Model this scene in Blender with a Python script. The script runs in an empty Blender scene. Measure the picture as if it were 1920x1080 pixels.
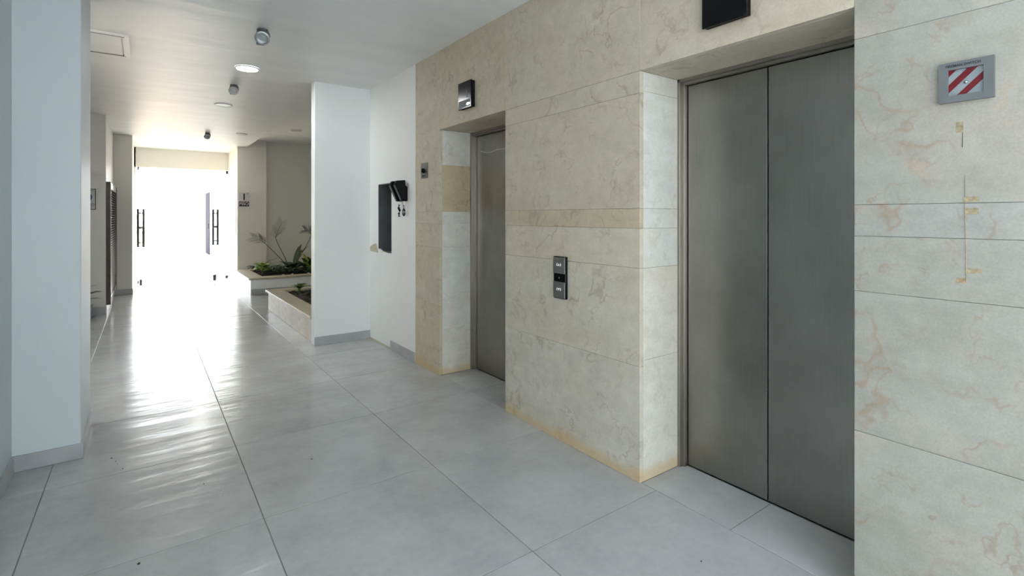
import bpy, bmesh, math, random
from mathutils import Vector, Matrix, Euler
random.seed(7)
S = bpy.context.scene
COL = S.collection
R = math.radians

# ------------------------------------------------------------------ camera, world, sun, exposure
cam_d = bpy.data.cameras.new('camera')
cam = bpy.data.objects.new('camera', cam_d)
COL.objects.link(cam)
cam.location = (0, 0, 1.4)
cam.rotation_euler = (R(90), 0, -R(35.868))
cam_d.sensor_width = 36.0
cam_d.lens = 951.875 / 1920 * 36
cam_d.shift_y = -(540 - 406.19) / 1920
cam_d.clip_start = 0.05
cam_d.clip_end = 300
S.camera = cam

world = bpy.data.worlds.new('sky')
S.world = world
world.use_nodes = True
wn = world.node_tree
wn.nodes.clear()
w_out = wn.nodes.new('ShaderNodeOutputWorld')
w_bg = wn.nodes.new('ShaderNodeBackground')
w_tc = wn.nodes.new('ShaderNodeTexCoord')
w_sep = wn.nodes.new('ShaderNodeSeparateXYZ')
w_rmp = wn.nodes.new('ShaderNodeValToRGB')
w_rmp.color_ramp.elements[0].position = 0.0
w_rmp.color_ramp.elements[0].color = (0.95, 0.98, 1.0, 1)
w_rmp.color_ramp.elements[1].position = 1.0
w_rmp.color_ramp.elements[1].color = (0.18, 0.25, 0.34, 1)
w_e = w_rmp.color_ramp.elements.new(0.45)
w_e.color = (0.42, 0.50, 0.58, 1)
wn.links.new(w_tc.outputs['Generated'], w_sep.inputs[0])
wn.links.new(w_sep.outputs['Z'], w_rmp.inputs[0])
wn.links.new(w_rmp.outputs[0], w_bg.inputs[0])
wn.links.new(w_bg.outputs[0], w_out.inputs[0])
w_bg.inputs[1].default_value = 5.5

sun_d = bpy.data.lights.new('sun', 'SUN')
sun = bpy.data.objects.new('sun', sun_d)
COL.objects.link(sun)
sun_d.energy = 11.0
sun_d.color = (1.0, 0.86, 0.68)
sun_d.angle = R(0.6)
sun.rotation_euler = Vector((-0.25, -0.50, -0.83)).to_track_quat('-Z', 'Y').to_euler()
sun.location = (5, 20, 12)

def portal(name, loc, rot, sx, sy):
    d = bpy.data.lights.new(name, 'AREA')
    d.shape = 'RECTANGLE'
    d.size = sx
    d.size_y = sy
    d.cycles.is_portal = True
    o = bpy.data.objects.new(name, d)
    COL.objects.link(o)
    o.location = loc
    o.rotation_euler = rot
    return o
XL0 = -0.6
YB = -1.5          # the near end of the lobby, open to the daylight behind the camera
portal('portal_near', (0.75, YB - 0.05, 1.42), (R(90), 0, 0), 2.9, 2.9)
portal('portal_side', (XL0 - 0.3, -0.65, 1.42), (R(90), 0, R(-90)), 1.7, 2.9)  # unseen opening added on the left to let daylight in
portal('portal_added_slot', (-1.5, 5.44, 3.25), (0, 0, 0), 0.5, 1.9)  # roof slot over the left recess, unseen, added for its light
portal('portal_far', (0.72, 13.5, 1.25), (R(-90), 0, 0), 1.8, 2.5)

S.view_settings.view_transform = 'Standard'
S.view_settings.look = 'None'
S.view_settings.exposure = 1.72
S.view_settings.gamma = 1.0
S.view_settings.use_curve_mapping = False

# ------------------------------------------------------------------ materials
class NT:
    def __init__(s, name):
        s.m = bpy.data.materials.new(name)
        s.m.use_nodes = True
        s.t = s.m.node_tree
        s.t.nodes.clear()
        s.out = s.n('OutputMaterial')
        s.b = s.n('BsdfPrincipled')
        s.l(s.b.outputs[0], s.out.inputs[0])
    def n(s, kind, **kw):
        k = s.t.nodes.new('ShaderNode' + kind)
        for a, v in kw.items():
            setattr(k, a, v)
        return k
    def l(s, a, b):
        s.t.links.new(a, b)
    def math(s, op, a, b=None, clamp=False):
        k = s.n('Math', operation=op, use_clamp=clamp)
        for i, v in enumerate((a, b)):
            if v is None: continue
            if isinstance(v, (int, float)): k.inputs[i].default_value = v
            else: s.l(v, k.inputs[i])
        return k.outputs[0]
    def coords(s, scale=(1, 1, 1), rnd=0.0, kind='Object'):
        tc = s.n('TexCoord')
        o = tc.outputs[kind]
        if rnd:
            oi = s.n('ObjectInfo')
            cx = s.n('CombineXYZ')
            for i, f in enumerate((37.0, 53.0, 71.0)):
                s.l(s.math('MULTIPLY', oi.outputs['Random'], f * rnd), cx.inputs[i])
            va = s.n('VectorMath', operation='ADD')
            s.l(o, va.inputs[0]); s.l(cx.outputs[0], va.inputs[1])
            o = va.outputs[0]
        mp = s.n('Mapping')
        mp.inputs['Scale'].default_value = scale
        s.l(o, mp.inputs[0])
        return mp.outputs[0]
    def noise(s, vec, scale, detail=3, rough=0.5, dist=0.0):
        k = s.n('TexNoise')
        k.inputs['Scale'].default_value = scale
        k.inputs['Detail'].default_value = detail
        k.inputs['Roughness'].default_value = rough
        k.inputs['Distortion'].default_value = dist
        s.l(vec, k.inputs['Vector'])
        return k.outputs['Fac']
    def ramp(s, fac, stops):
        k = s.n('ValToRGB')
        e = k.color_ramp.elements
        while len(e) < len(stops): e.new(0.5)
        for i, (p, c) in enumerate(stops):
            e[i].position = p
            e[i].color = (c, c, c, 1) if isinstance(c, (int, float)) else (*c, 1)
        s.l(fac, k.inputs[0])
        return k.outputs[0]
    def mix(s, fac, a, b, mode='MIX'):
        k = s.n('MixRGB', blend_type=mode)
        for i, v in enumerate((fac, a, b)):
            if isinstance(v, (int, float)): k.inputs[i].default_value = v
            elif isinstance(v, tuple): k.inputs[i].default_value = (*v, 1)
            else: s.l(v, k.inputs[i])
        return k.outputs[0]
    def bump(s, h, strength, dist=0.01):
        k = s.n('Bump')
        k.inputs['Strength'].default_value = strength
        k.inputs['Distance'].default_value = dist
        s.l(h, k.inputs['Height'])
        s.l(k.outputs[0], s.b.inputs['Normal'])
    def set(s, **kw):
        for a, v in kw.items():
            i = s.b.inputs[a.replace('_', ' ')]
            if isinstance(v, (int, float)): i.default_value = v
            elif isinstance(v, tuple): i.default_value = (*v, 1)
            else: s.l(v, i)
        return s

def plain(name, c, rough=0.5, metal=0.0, var=0.06, scale=20, spec=0.5, bump=0.0):
    t = NT(name)
    n = t.noise(t.coords(), scale, 3)
    c2 = tuple(max(0, x * (1 - var * 2)) for x in c)
    c3 = tuple(min(1, x * (1 + var)) for x in c)
    t.set(Base_Color=t.ramp(n, [(0.3, c2), (0.7, c3)]), Roughness=rough, Metallic=metal)
    t.b.inputs['Specular IOR Level'].default_value = spec
    if bump: t.bump(t.noise(t.coords(), scale * 6, 4), bump, 0.003)
    return t.m

def emit(name, c, strength, base=1.0):
    t = NT(name)
    t.set(Base_Color=tuple(x * base for x in c), Roughness=0.4)
    t.b.inputs['Emission Color'].default_value = (*c, 1)
    t.b.inputs['Emission Strength'].default_value = strength
    return t.m

def paint_mat(name, c, rough=0.45):
    t = NT(name)
    v = t.coords(kind='Object')
    n = t.noise(v, 1.6, 4)
    col = t.ramp(n, [(0.3, tuple(x * 0.965 for x in c)), (0.7, c)])
    sp = t.ramp(t.noise(v, 34, 2), [(0.76, 0.0), (0.8, 1.0)])
    col = t.mix(t.math('MULTIPLY', sp, 0.12), col, (0.45, 0.44, 0.40))
    t.set(Base_Color=col, Roughness=rough)
    t.bump(t.math('ADD', t.noise(v, 7, 3), t.math('MULTIPLY', t.noise(v, 90, 3), 0.15)), 0.12, 0.02)
    return t.m

def ceiling_mat():
    t = NT('ceiling_paint')
    v = t.coords((0.7, 3.2, 1))
    n = t.noise(v, 1.1, 4)
    t.set(Base_Color=t.ramp(n, [(0.3, (0.765, 0.765, 0.76)), (0.7, (0.83, 0.83, 0.82))]), Roughness=0.42)
    t.bump(n, 0.35, 0.05)
    return t.m

def stone_mat(name, k=(1, 1, 1), vs=1.0):
    t = NT(name)
    mul = lambda *c: tuple(a_ * b_ for a_, b_ in zip(c, k))
    v = t.coords(rnd=1.0)
    vb = t.n('Mapping'); vb.inputs['Scale'].default_value = (1, 1, 3.6)
    t.l(v, vb.inputs[0])
    band = t.noise(vb.outputs[0], 2.0, 7, 0.68, 0.3)
    base = t.ramp(band, [(0.28, mul(0.50, 0.485, 0.44)), (0.5, mul(0.555, 0.545, 0.51)), (0.74, mul(0.605, 0.60, 0.575))])
    oi = t.n('ObjectInfo')
    tint = t.ramp(oi.outputs['Random'], [(0.0, (1.0, 0.965, 0.89)), (0.45, (0.97, 0.98, 0.98)), (0.8, (1.0, 0.985, 0.95)), (1.0, (0.98, 0.94, 0.86))])
    base = t.mix(1.0, base, tint, 'MULTIPLY')
    # ochre and pinkish clouds
    cl = t.ramp(t.noise(v, 1.9, 4, 0.55), [(0.50, 0.0), (0.72, 1.0)])
    base = t.mix(t.math('MULTIPLY', cl, 0.30), base, (0.58, 0.48, 0.38))
    # ring shaped, worm like veins
    dn = t.n('TexNoise'); dn.inputs['Scale'].default_value = 7.5; dn.inputs['Detail'].default_value = 4
    t.l(v, dn.inputs['Vector'])
    dv = t.n('VectorMath', operation='SCALE'); dv.inputs['Scale'].default_value = 0.15
    t.l(dn.outputs['Color'], dv.inputs[0])
    va = t.n('VectorMath', operation='ADD')
    t.l(v, va.inputs[0]); t.l(dv.outputs[0], va.inputs[1])
    n1 = t.noise(va.outputs[0], 4.6, 2, 0.45)
    ridge = t.math('ABSOLUTE', t.math('SUBTRACT', n1, 0.535))
    line = t.ramp(ridge, [(0.0, 1.0), (0.010, 0.6), (0.028, 0.0)])
    mask = t.ramp(t.noise(v, 3.1, 4), [(0.48, 0.0), (0.62, 1.0)])
    base = t.mix(t.math('MULTIPLY', t.math('MULTIPLY', line, mask), 0.58 * vs), base, (0.33, 0.255, 0.195))
    n3 = t.noise(va.outputs[0], 9.5, 2, 0.5)
    r3 = t.math('ABSOLUTE', t.math('SUBTRACT', n3, 0.55))
    l3 = t.ramp(r3, [(0.0, 1.0), (0.012, 0.6), (0.035, 0.0)])
    m3 = t.ramp(t.noise(v, 4.7, 4, 0.6), [(0.50, 0.0), (0.60, 1.0)])
    base = t.mix(t.math('MULTIPLY', t.math('MULTIPLY', l3, m3), 0.45 * vs), base, (0.32, 0.245, 0.185))
    mot = t.ramp(t.noise(v, 13, 6, 0.7), [(0.32, (0.90, 0.895, 0.88)), (0.68, (1.06, 1.045, 1.03))])
    base = t.mix(1.0, base, mot, 'MULTIPLY')
    # fossil blotches inside the rings
    bl = t.ramp(t.noise(va.outputs[0], 7.5, 5, 0.65), [(0.57, 0.0), (0.66, 1.0)])
    bm_ = t.ramp(t.noise(v, 1.7, 3), [(0.56, 0.0), (0.66, 1.0)])
    base = t.mix(t.math('MULTIPLY', t.math('MULTIPLY', bl, bm_), 0.55 * vs), base, (0.44, 0.34, 0.255))
    # pits
    pit = t.ramp(t.noise(v, 60, 2), [(0.73, 0.0), (0.78, 1.0)])
    base = t.mix(t.math('MULTIPLY', pit, 0.35), base, (0.34, 0.29, 0.23))
    fine = t.ramp(t.noise(v, 150, 3), [(0.3, 0.93), (0.7, 1.05)])
    base = t.mix(1.0, base, fine, 'MULTIPLY')
    # damp ochre stain along the floor
    g = t.n('NewGeometry'); sp = t.n('SeparateXYZ'); t.l(g.outputs['Position'], sp.inputs[0])
    wob = t.math('MULTIPLY', t.noise(v, 6, 4), 0.13)
    h = t.math('SUBTRACT', sp.outputs['Z'], t.math('SUBTRACT', wob, 0.035))
    st = t.ramp(h, [(0.0, 1.0), (0.05, 0.0)])
    base = t.mix(t.math('MULTIPLY', st, 0.62), base, (0.60, 0.42, 0.20))
    t.set(Base_Color=base, Roughness=0.46)
    t.b.inputs['Specular IOR Level'].default_value = 0.35
    t.bump(t.math('ADD', t.noise(v, 90, 4), t.math('MULTIPLY', pit, -0.6)), 0.14, 0.004)
    return t.m

def tile_mat():
    t = NT('grey_porcelain')
    v = t.coords(rnd=1.0)
    n = t.noise(v, 2.6, 6, 0.62)
    n2 = t.noise(v, 22, 5, 0.7)
    base = t.ramp(n, [(0.3, (0.385, 0.388, 0.385)), (0.7, (0.485, 0.489, 0.485))])
    base = t.mix(1.0, base, t.ramp(n2, [(0.3, 0.95), (0.7, 1.04)]), 'MULTIPLY')
    oi = t.n('ObjectInfo')
    base = t.mix(1.0, base, t.ramp(oi.outputs['Random'], [(0.0, 0.96), (1.0, 1.03)]), 'MULTIPLY')
    vw = t.n('Mapping'); vw.inputs['Scale'].default_value = (0.8, 4.0, 1)
    t.l(v, vw.inputs[0])
    wv = t.noise(vw.outputs[0], 1.6, 3, 0.5)
    t.set(Base_Color=base, Roughness=t.ramp(t.noise(v, 5, 4), [(0.3, 0.16), (0.7, 0.23)]))
    t.b.inputs['Specular IOR Level'].default_value = 0.5
    t.bump(t.math('ADD', wv, t.math('MULTIPLY', n2, 0.012)), 0.30, 0.02)
    return t.m

def steel_mat(name, c, rough=0.3, smudge=0.1, axis=2):
    t = NT(name)
    sc = [90, 90, 90]; sc[axis] = 1.2
    v = t.coords(tuple(sc))
    br = t.noise(v, 3.0, 3, 0.6)
    cl = t.noise(t.coords(rnd=1.0), 3.2, 5, 0.6)
    base = t.ramp(cl, [(0.3, tuple(x * (1 - smudge) for x in c)), (0.7, tuple(x * (1 + smudge) for x in c))])
    base = t.mix(1.0, base, t.ramp(br, [(0.3, 0.93), (0.7, 1.05)]), 'MULTIPLY')
    t.set(Base_Color=base, Metallic=1.0)
    t.l(t.math('ADD', t.math('MULTIPLY', cl, 0.22), rough - 0.11), t.b.inputs['Roughness'])
    t.bump(br, 0.05, 0.002)
    return t.m

def glass_mat():
    t = NT('clear_glass')
    t.t.nodes.remove(t.b)
    tr = t.n('BsdfTransparent'); tr.inputs[0].default_value = (0.95, 0.985, 0.97, 1)
    gl = t.n('BsdfGlossy'); gl.inputs['Roughness'].default_value = 0.02
    lw = t.n('LayerWeight')
    fr = t.math('ADD', t.math('MULTIPLY', t.math('POWER', lw.outputs['Facing'], 5.0), 0.9), 0.05)
    mx = t.n('MixShader')
    t.l(fr, mx.inputs[0]); t.l(tr.outputs[0], mx.inputs[1]); t.l(gl.outputs[0], mx.inputs[2])
    t.l(mx.outputs[0], t.out.inputs[0])
    return t.m

M = {}
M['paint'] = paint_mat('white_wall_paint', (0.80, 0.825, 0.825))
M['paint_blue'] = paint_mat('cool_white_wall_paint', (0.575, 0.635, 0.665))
M['paint_far'] = paint_mat('warm_lit_wall_paint', (0.80, 0.765, 0.70))  # white paint, warm light of the far end put into the colour
M['paint_shade'] = paint_mat('shade_tinted_wall_paint', (0.60, 0.595, 0.565))  # white wall paint with its shade put into the colour
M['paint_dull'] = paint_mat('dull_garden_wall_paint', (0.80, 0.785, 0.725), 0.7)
M['ceil'] = ceiling_mat()
M['stone'] = stone_mat('cream_limestone', (1.02, 0.94, 0.81))
M['stone_skylit'] = stone_mat('limestone_sky_tint', (0.64, 0.66, 0.665), 1.5)  # near slabs: cool skylight put into the stone colour
M['stone_low'] = stone_mat('pale_grey_limestone', (1.09, 1.045, 0.97))
M['stone_peach'] = stone_mat('peach_limestone', (1.0, 0.87, 0.70))
M['stone_pale'] = stone_mat('pale_limestone', (1.25, 1.27, 1.29), 0.35)
M['stone_ochre'] = stone_mat('ochre_limestone', (1.0, 0.84, 0.60))
M['tile'] = tile_mat()
M['grout'] = plain('brown_grey_grout', (0.21, 0.195, 0.17), 0.8)
M['joint'] = plain('brown_stone_joint', (0.42, 0.37, 0.29), 0.9)
M['skirt'] = plain('grey_skirting_tile', (0.40, 0.415, 0.425), 0.35, scale=6)
M['steel'] = steel_mat('brushed_steel', (0.31, 0.30, 0.28), 0.34, 0.12)
M['steel_dark'] = steel_mat('brushed_steel_frame', (0.36, 0.335, 0.30), 0.36, 0.08)
M['steel_light'] = steel_mat('satin_steel', (0.62, 0.63, 0.63), 0.3, 0.05)
M['chrome'] = steel_mat('polished_steel', (0.45, 0.45, 0.46), 0.2, 0.03)
M['handle'] = plain('dark_steel_handle', (0.03, 0.03, 0.034), 0.55, spec=0.2)
M['black'] = plain('black_gloss_plastic', (0.004, 0.004, 0.005), 0.16, spec=0.16)
M['black_matt'] = plain('black_matt_plastic', (0.004, 0.004, 0.0045), 0.5, spec=0.15)
M['shaft'] = plain('shaft_dark', (0.012, 0.012, 0.012), 0.8)
M['button'] = steel_mat('grey_button_plate', (0.30, 0.30, 0.295), 0.4, 0.04)
M['grey_box'] = plain('grey_coated_metal', (0.135, 0.147, 0.152), 0.4, var=0.03)
M['red'] = plain('red_stripe_print', (0.15, 0.006, 0.012), 0.3)
M['white_print'] = plain('white_print', (0.25, 0.295, 0.315), 0.3, var=0.02)
M['white_pl'] = plain('white_plastic', (0.80, 0.80, 0.79), 0.35, var=0.02)
M['ink'] = plain('dark_ink', (0.02, 0.02, 0.02), 0.5)
M['sign_white'] = plain('sign_white', (0.66, 0.63, 0.62), 0.4, var=0.02)
M['sign_grey'] = plain('sign_grey', (0.42, 0.43, 0.43), 0.4, var=0.02)
M['blue'] = plain('sign_blue', (0.02, 0.035, 0.16), 0.4)
M['blue_wire'] = plain('blue_insulation', (0.03, 0.07, 0.33), 0.4)
M['plaster'] = plain('bare_cream_plaster', (0.50, 0.47, 0.36), 0.85, var=0.1, scale=40, bump=0.4)
M['box_in'] = plain('dark_grey_box_metal', (0.115, 0.117, 0.125), 0.5, var=0.1, scale=5)
M['tape'] = plain('old_yellow_tape', (0.38, 0.315, 0.19), 0.55, var=0.22, scale=70)
M['tape_red'] = plain('old_brown_tape', (0.42, 0.30, 0.17), 0.55, var=0.3, scale=70)
M['cap'] = plain('beige_stone_cap', (0.45, 0.39, 0.285), 0.4, var=0.08, scale=14)
M['planter_stone'] = plain('beige_planter_stone', (0.66, 0.60, 0.50), 0.45, var=0.08, scale=9)
M['soil'] = plain('dark_soil', (0.035, 0.024, 0.017), 0.95, var=0.4, scale=60, bump=1.0)
M['bark'] = plain('soil_clod', (0.075, 0.048, 0.034), 0.95, var=0.3, scale=50)
M['leaf_dk'] = plain('dark_green_leaf', (0.022, 0.050, 0.020), 0.45, var=0.25, scale=12)
M['leaf_md'] = plain('mid_green_leaf', (0.055, 0.115, 0.030), 0.45, var=0.25, scale=12)
M['leaf_lt'] = plain('light_green_leaf', (0.36, 0.50, 0.06), 0.45, var=0.25, scale=12)
M['stem'] = plain('grey_green_stem', (0.13, 0.14, 0.08), 0.6)
M['palm'] = plain('dull_palm_leaf', (0.016, 0.022, 0.014), 0.55, var=0.2)
M['pebble_w'] = plain('pale_pebble', (0.62, 0.58, 0.54), 0.7)
M['wood'] = plain('dark_brown_lacquer', (0.055, 0.033, 0.030), 0.16, var=0.15)
M['led'] = emit('led_diffuser_lit', (0.95, 0.97, 1.0), 50.0)
M['led_far'] = emit('led_diffuser_far', (1.0, 0.97, 0.9), 30.0)
M['glow'] = emit('white_symbol_light', (0.95, 0.97, 1.0), 0.26, 0.4)
M['glow_dim'] = emit('dim_symbol_light', (0.75, 0.72, 0.68), 0.012, 0.03)
M['glow_hot'] = emit('screen_glare', (0.92, 0.97, 1.0), 0.6, 0.4)
M['glow_blue'] = emit('blue_screen_glow', (0.18, 0.33, 0.45), 0.018, 0.02)
M['glass'] = glass_mat()
M['ground'] = plain('pale_concrete', (0.42, 0.365, 0.295), 0.85, var=0.06, scale=0.8)
M['court'] = plain('grey_court_paving', (0.42, 0.445, 0.475), 0.85, var=0.06, scale=0.8)
M['sky_block_grey'] = plain('grey_green_sky_block', (0.29, 0.325, 0.345), 0.9)
M['ext_wall'] = plain('exterior_white_wall', (0.85, 0.83, 0.80), 0.8, var=0.02, scale=1)
M['ext_door'] = plain('grey_violet_shutter', (0.062, 0.056, 0.066), 1.0, spec=0.0, var=0.05, scale=1)
M['ext_red'] = plain('pink_fascia', (0.70, 0.56, 0.54), 0.7)
M['ext_roof'] = plain('clay_roof', (0.62, 0.52, 0.48), 0.8)
M['ext_win'] = plain('blue_grey_window', (0.25, 0.29, 0.33), 0.3)

# ------------------------------------------------------------------ helpers
def box(bm, x0, x1, y0, y1, z0, z1):
    a = (min(x0, x1), min(y0, y1), min(z0, z1)); b = (max(x0, x1), max(y0, y1), max(z0, z1))
    vs = [bm.verts.new((x, y, z)) for x in (a[0], b[0]) for y in (a[1], b[1]) for z in (a[2], b[2])]
    for f in ((0, 1, 3, 2), (4, 6, 7, 5), (0, 4, 5, 1), (2, 3, 7, 6), (0, 2, 6, 4), (1, 5, 7, 3)):
        bm.faces.new([vs[i] for i in f])
    return vs

def cyl(bm, p, r, h, seg=24, r2=None, mat=None):
    m = Matrix.Translation(p) @ (mat or Matrix())
    r2 = r if r2 is None else r2
    ring = []
    for z, rr in ((0, r), (h, r2)):
        ring.append([bm.verts.new(m @ Vector((rr * math.cos(2 * math.pi * i / seg), rr * math.sin(2 * math.pi * i / seg), z))) for i in range(seg)])
    bm.faces.new(list(reversed(ring[0]))); bm.faces.new(ring[1])
    for i in range(seg):
        j = (i + 1) % seg
        bm.faces.new([ring[0][i], ring[0][j], ring[1][j], ring[1][i]])

def lathe(bm, prof, seg=28, m=Matrix()):
    rings = []
    for r, z in prof:
        if r < 1e-6: rings.append([bm.verts.new(m @ Vector((0, 0, z)))])
        else: rings.append([bm.verts.new(m @ Vector((r * math.cos(2 * math.pi * i / seg), r * math.sin(2 * math.pi * i / seg), z))) for i in range(seg)])
    for a, b in zip(rings, rings[1:]):
        for i in range(seg):
            j = (i + 1) % seg
            f = [a[i % len(a)], a[j % len(a)], b[j % len(b)], b[i % len(b)]]
            f = list(dict.fromkeys(f))
            if len(f) > 2:
                try: bm.faces.new(f)
                except ValueError: pass

def tube(bm, pts, r, seg=8, r1=None):
    pts = [Vector(p) for p in pts]
    r1 = r if r1 is None else r1
    rings = []
    for i, p in enumerate(pts):
        t = (pts[min(i + 1, len(pts) - 1)] - pts[max(i - 1, 0)]).normalized()
        u = t.cross(Vector((0, 0, 1)))
        if u.length < 1e-3: u = t.cross(Vector((1, 0, 0)))
        u.normalize(); w = t.cross(u)
        rr = r + (r1 - r) * i / max(1, len(pts) - 1)
        rings.append([bm.verts.new(p + u * rr * math.cos(2 * math.pi * k / seg) + w * rr * math.sin(2 * math.pi * k / seg)) for k in range(seg)])
    for a, b in zip(rings, rings[1:]):
        for k in range(seg):
            bm.faces.new([a[k], a[(k + 1) % seg], b[(k + 1) % seg], b[k]])
    bm.faces.new(list(reversed(rings[0]))); bm.faces.new(rings[-1])

def prism(bm, poly, axis, a0, a1):
    """poly: 2D points; axis 'x': (y,z) extruded along x; 'y': (x,z); 'z': (x,y)"""
    def P(u, v, a):
        return {'x': (a, u, v), 'y': (u, a, v), 'z': (u, v, a)}[axis]
    A = [bm.verts.new(P(u, v, a0)) for u, v in poly]
    B = [bm.verts.new(P(u, v, a1)) for u, v in poly]
    bm.faces.new(A); bm.faces.new(list(reversed(B)))
    n = len(poly)
    for i in range(n):
        j = (i + 1) % n
        bm.faces.new([A[j], A[i], B[i], B[j]])

def wloc(o):
    v = Vector((0, 0, 0))
    while o is not None:
        v += o.location; o = o.parent
    return v

def obj(name, bm, mat, parent=None, bevel=0.0, smooth=False, origin=None):
    """one mesh object from a bmesh in world coordinates, origin at its own centre (base for top-level)"""
    bmesh.ops.recalc_face_normals(bm, faces=bm.faces)
    if bevel:
        bmesh.ops.bevel(bm, geom=[e for e in bm.edges if len(e.link_faces) == 2 and e.calc_face_angle(0) > 0.6], offset=bevel, segments=1, affect='EDGES', clamp_overlap=True)
    lo = Vector([min(v.co[i] for v in bm.verts) for i in range(3)])
    hi = Vector([max(v.co[i] for v in bm.verts) for i in range(3)])
    c = (lo + hi) / 2
    if parent is None: c.z = lo.z
    if origin is not None: c = Vector(origin)
    bmesh.ops.translate(bm, verts=bm.verts, vec=-c)
    me = bpy.data.meshes.new(name)
    bm.to_mesh(me); bm.free()
    if smooth:
        for p in me.polygons: p.use_smooth = True
    if isinstance(mat, (list, tuple)):
        for m in mat: me.materials.append(m)
    else: me.materials.append(mat)
    o = bpy.data.objects.new(name, me)
    COL.objects.link(o)
    if parent is not None:
        o.parent = parent
        o.location = c - wloc(parent)
    else: o.location = c
    return o

def bx(name, x0, x1, y0, y1, z0, z1, mat, parent=None, bevel=0.0):
    bm = bmesh.new(); box(bm, x0, x1, y0, y1, z0, z1)
    return obj(name, bm, mat, parent, bevel)

def tag(o, label, cat, group=None, kind=None):
    o['label'] = label
    if cat: o['category'] = cat
    if group: o['group'] = group
    if kind: o['kind'] = kind
    return o

def thing(name, label, cat, loc, group=None):
    o = bpy.data.objects.new(name, None)
    o.empty_display_size = 0.05
    COL.objects.link(o)
    o.location = loc
    return tag(o, label, cat, group)

def text(name, s, size, origin, u, v, mat, parent, depth=0.0006, bold=0.0, sx=1.0):
    """flat lettering as a mesh; u = reading direction, v = up"""
    cu = bpy.data.curves.new(name, 'FONT')
    cu.body = s; cu.size = size; cu.align_x = 'CENTER'; cu.align_y = 'CENTER'
    cu.extrude = depth; cu.offset = bold; cu.resolution_u = 3
    to = bpy.data.objects.new(name, cu)
    COL.objects.link(to)
    bpy.context.view_layer.update()
    me = bpy.data.meshes.new_from_object(to)
    COL.objects.unlink(to); bpy.data.objects.remove(to); bpy.data.curves.remove(cu)
    u = Vector(u); v = Vector(v); w = u.cross(v)
    m = Matrix((u * sx, v, w)).transposed().to_4x4()
    me.transform(m)
    me.materials.append(mat)
    o = bpy.data.objects.new(name, me)
    COL.objects.link(o)
    o.parent = parent
    o.location = Vector(origin) - wloc(parent)
    return o

def struct(name, boxes, mat, label, cat, bevel=0.0):
    bm = bmesh.new()
    for b in boxes: box(bm, *b)
    return tag(obj(name, bm, mat, None, bevel), label, cat, None, 'structure')

# ------------------------------------------------------------------ measurements
W = 2.103            # plane of the lift wall
C = 2.862            # corridor ceiling
O2 = (0.772, 1.765)  # near lift opening along the corridor
O1 = (2.992, 4.002)  # far lift opening
ZT = 2.166           # head of the openings
XF = 2.42            # front of the steel frames
XP = 2.474           # front of the steel doors
YE = 4.492           # end of the stone cladding
YP = 5.70            # front of the partition pillar
XL = -0.59           # left wall
YD = 13.3            # far doorway

# ------------------------------------------------------------------ floor
floor = struct('floor', [(-2.2, 3.7, YB - 0.4, YD + 0.15, -0.2, -0.0022)], M['grout'],
               'grey floor of large porcelain tiles with thin brown joints', 'floor')
J = 0.0021
rows = [2.585 + 0.913 * k for k in range(-5, 13)]
cols = [-2.153, -1.286, -0.419, 0.448, 1.315, 2.182, 3.049, 3.6]
def tile(x0, x1, y0, y1):
    if x1 - x0 < 0.03 or y1 - y0 < 0.03: return
    o = bx('tile', x0 + J, x1 - J, y0 + J, y1 - J, -0.012, 0, M['tile'], floor, 0.0009)
    o.rotation_euler = (random.uniform(-1, 1) * 0.0013, random.uniform(-1, 1) * 0.0010, 0)
    o.location.z += random.uniform(-0.0004, 0.0003)
for i in range(len(rows) - 1):
    for j in range(len(cols) - 1):
        x0, x1, y0, y1 = cols[j], cols[j + 1], rows[i], rows[i + 1]
        y1 = min(y1, YD + 0.1)
        if y0 < 5.6:
            if x0 > 2: continue
            x1 = min(x1, 2.119)
        if y1 < 4.2:
            if x1 < -1: continue
            x0 = max(x0, XL - 0.01)
        tile(x0, x1, y0, y1)
for (a, b), c in ((O2, 1.268), (O1, 3.50)):
    tile(2.119, XP + 0.002, a, c); tile(2.119, XP + 0.002, c, b)

# ------------------------------------------------------------------ ceiling
struct('ceiling', [(-1.25, 1.74, 5.84, 9.34, C, C + 0.35), (-1.25, -0.85, 4.47, 5.84, C, C + 0.35), (-2.2, -1.75, 4.47, 9.34, C, C + 0.35), (-1.75, -1.25, 6.4, 9.34, C, C + 0.35), (-2.2, 1.74, 9.34, YD + 0.2, C, C + 0.35), (-2.2, 2.9, YB, 4.47, C, C + 0.35), (-0.85, 2.9, 4.47, 5.84, C, C + 0.35),  # narrow unseen slot left open above the left recess for light
                   (1.74, 3.7, 5.84, YD + 0.2, 3.032, C + 0.35)], M['ceil'],
       'white plaster ceiling stepping up over the indoor garden', 'ceiling')


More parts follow.
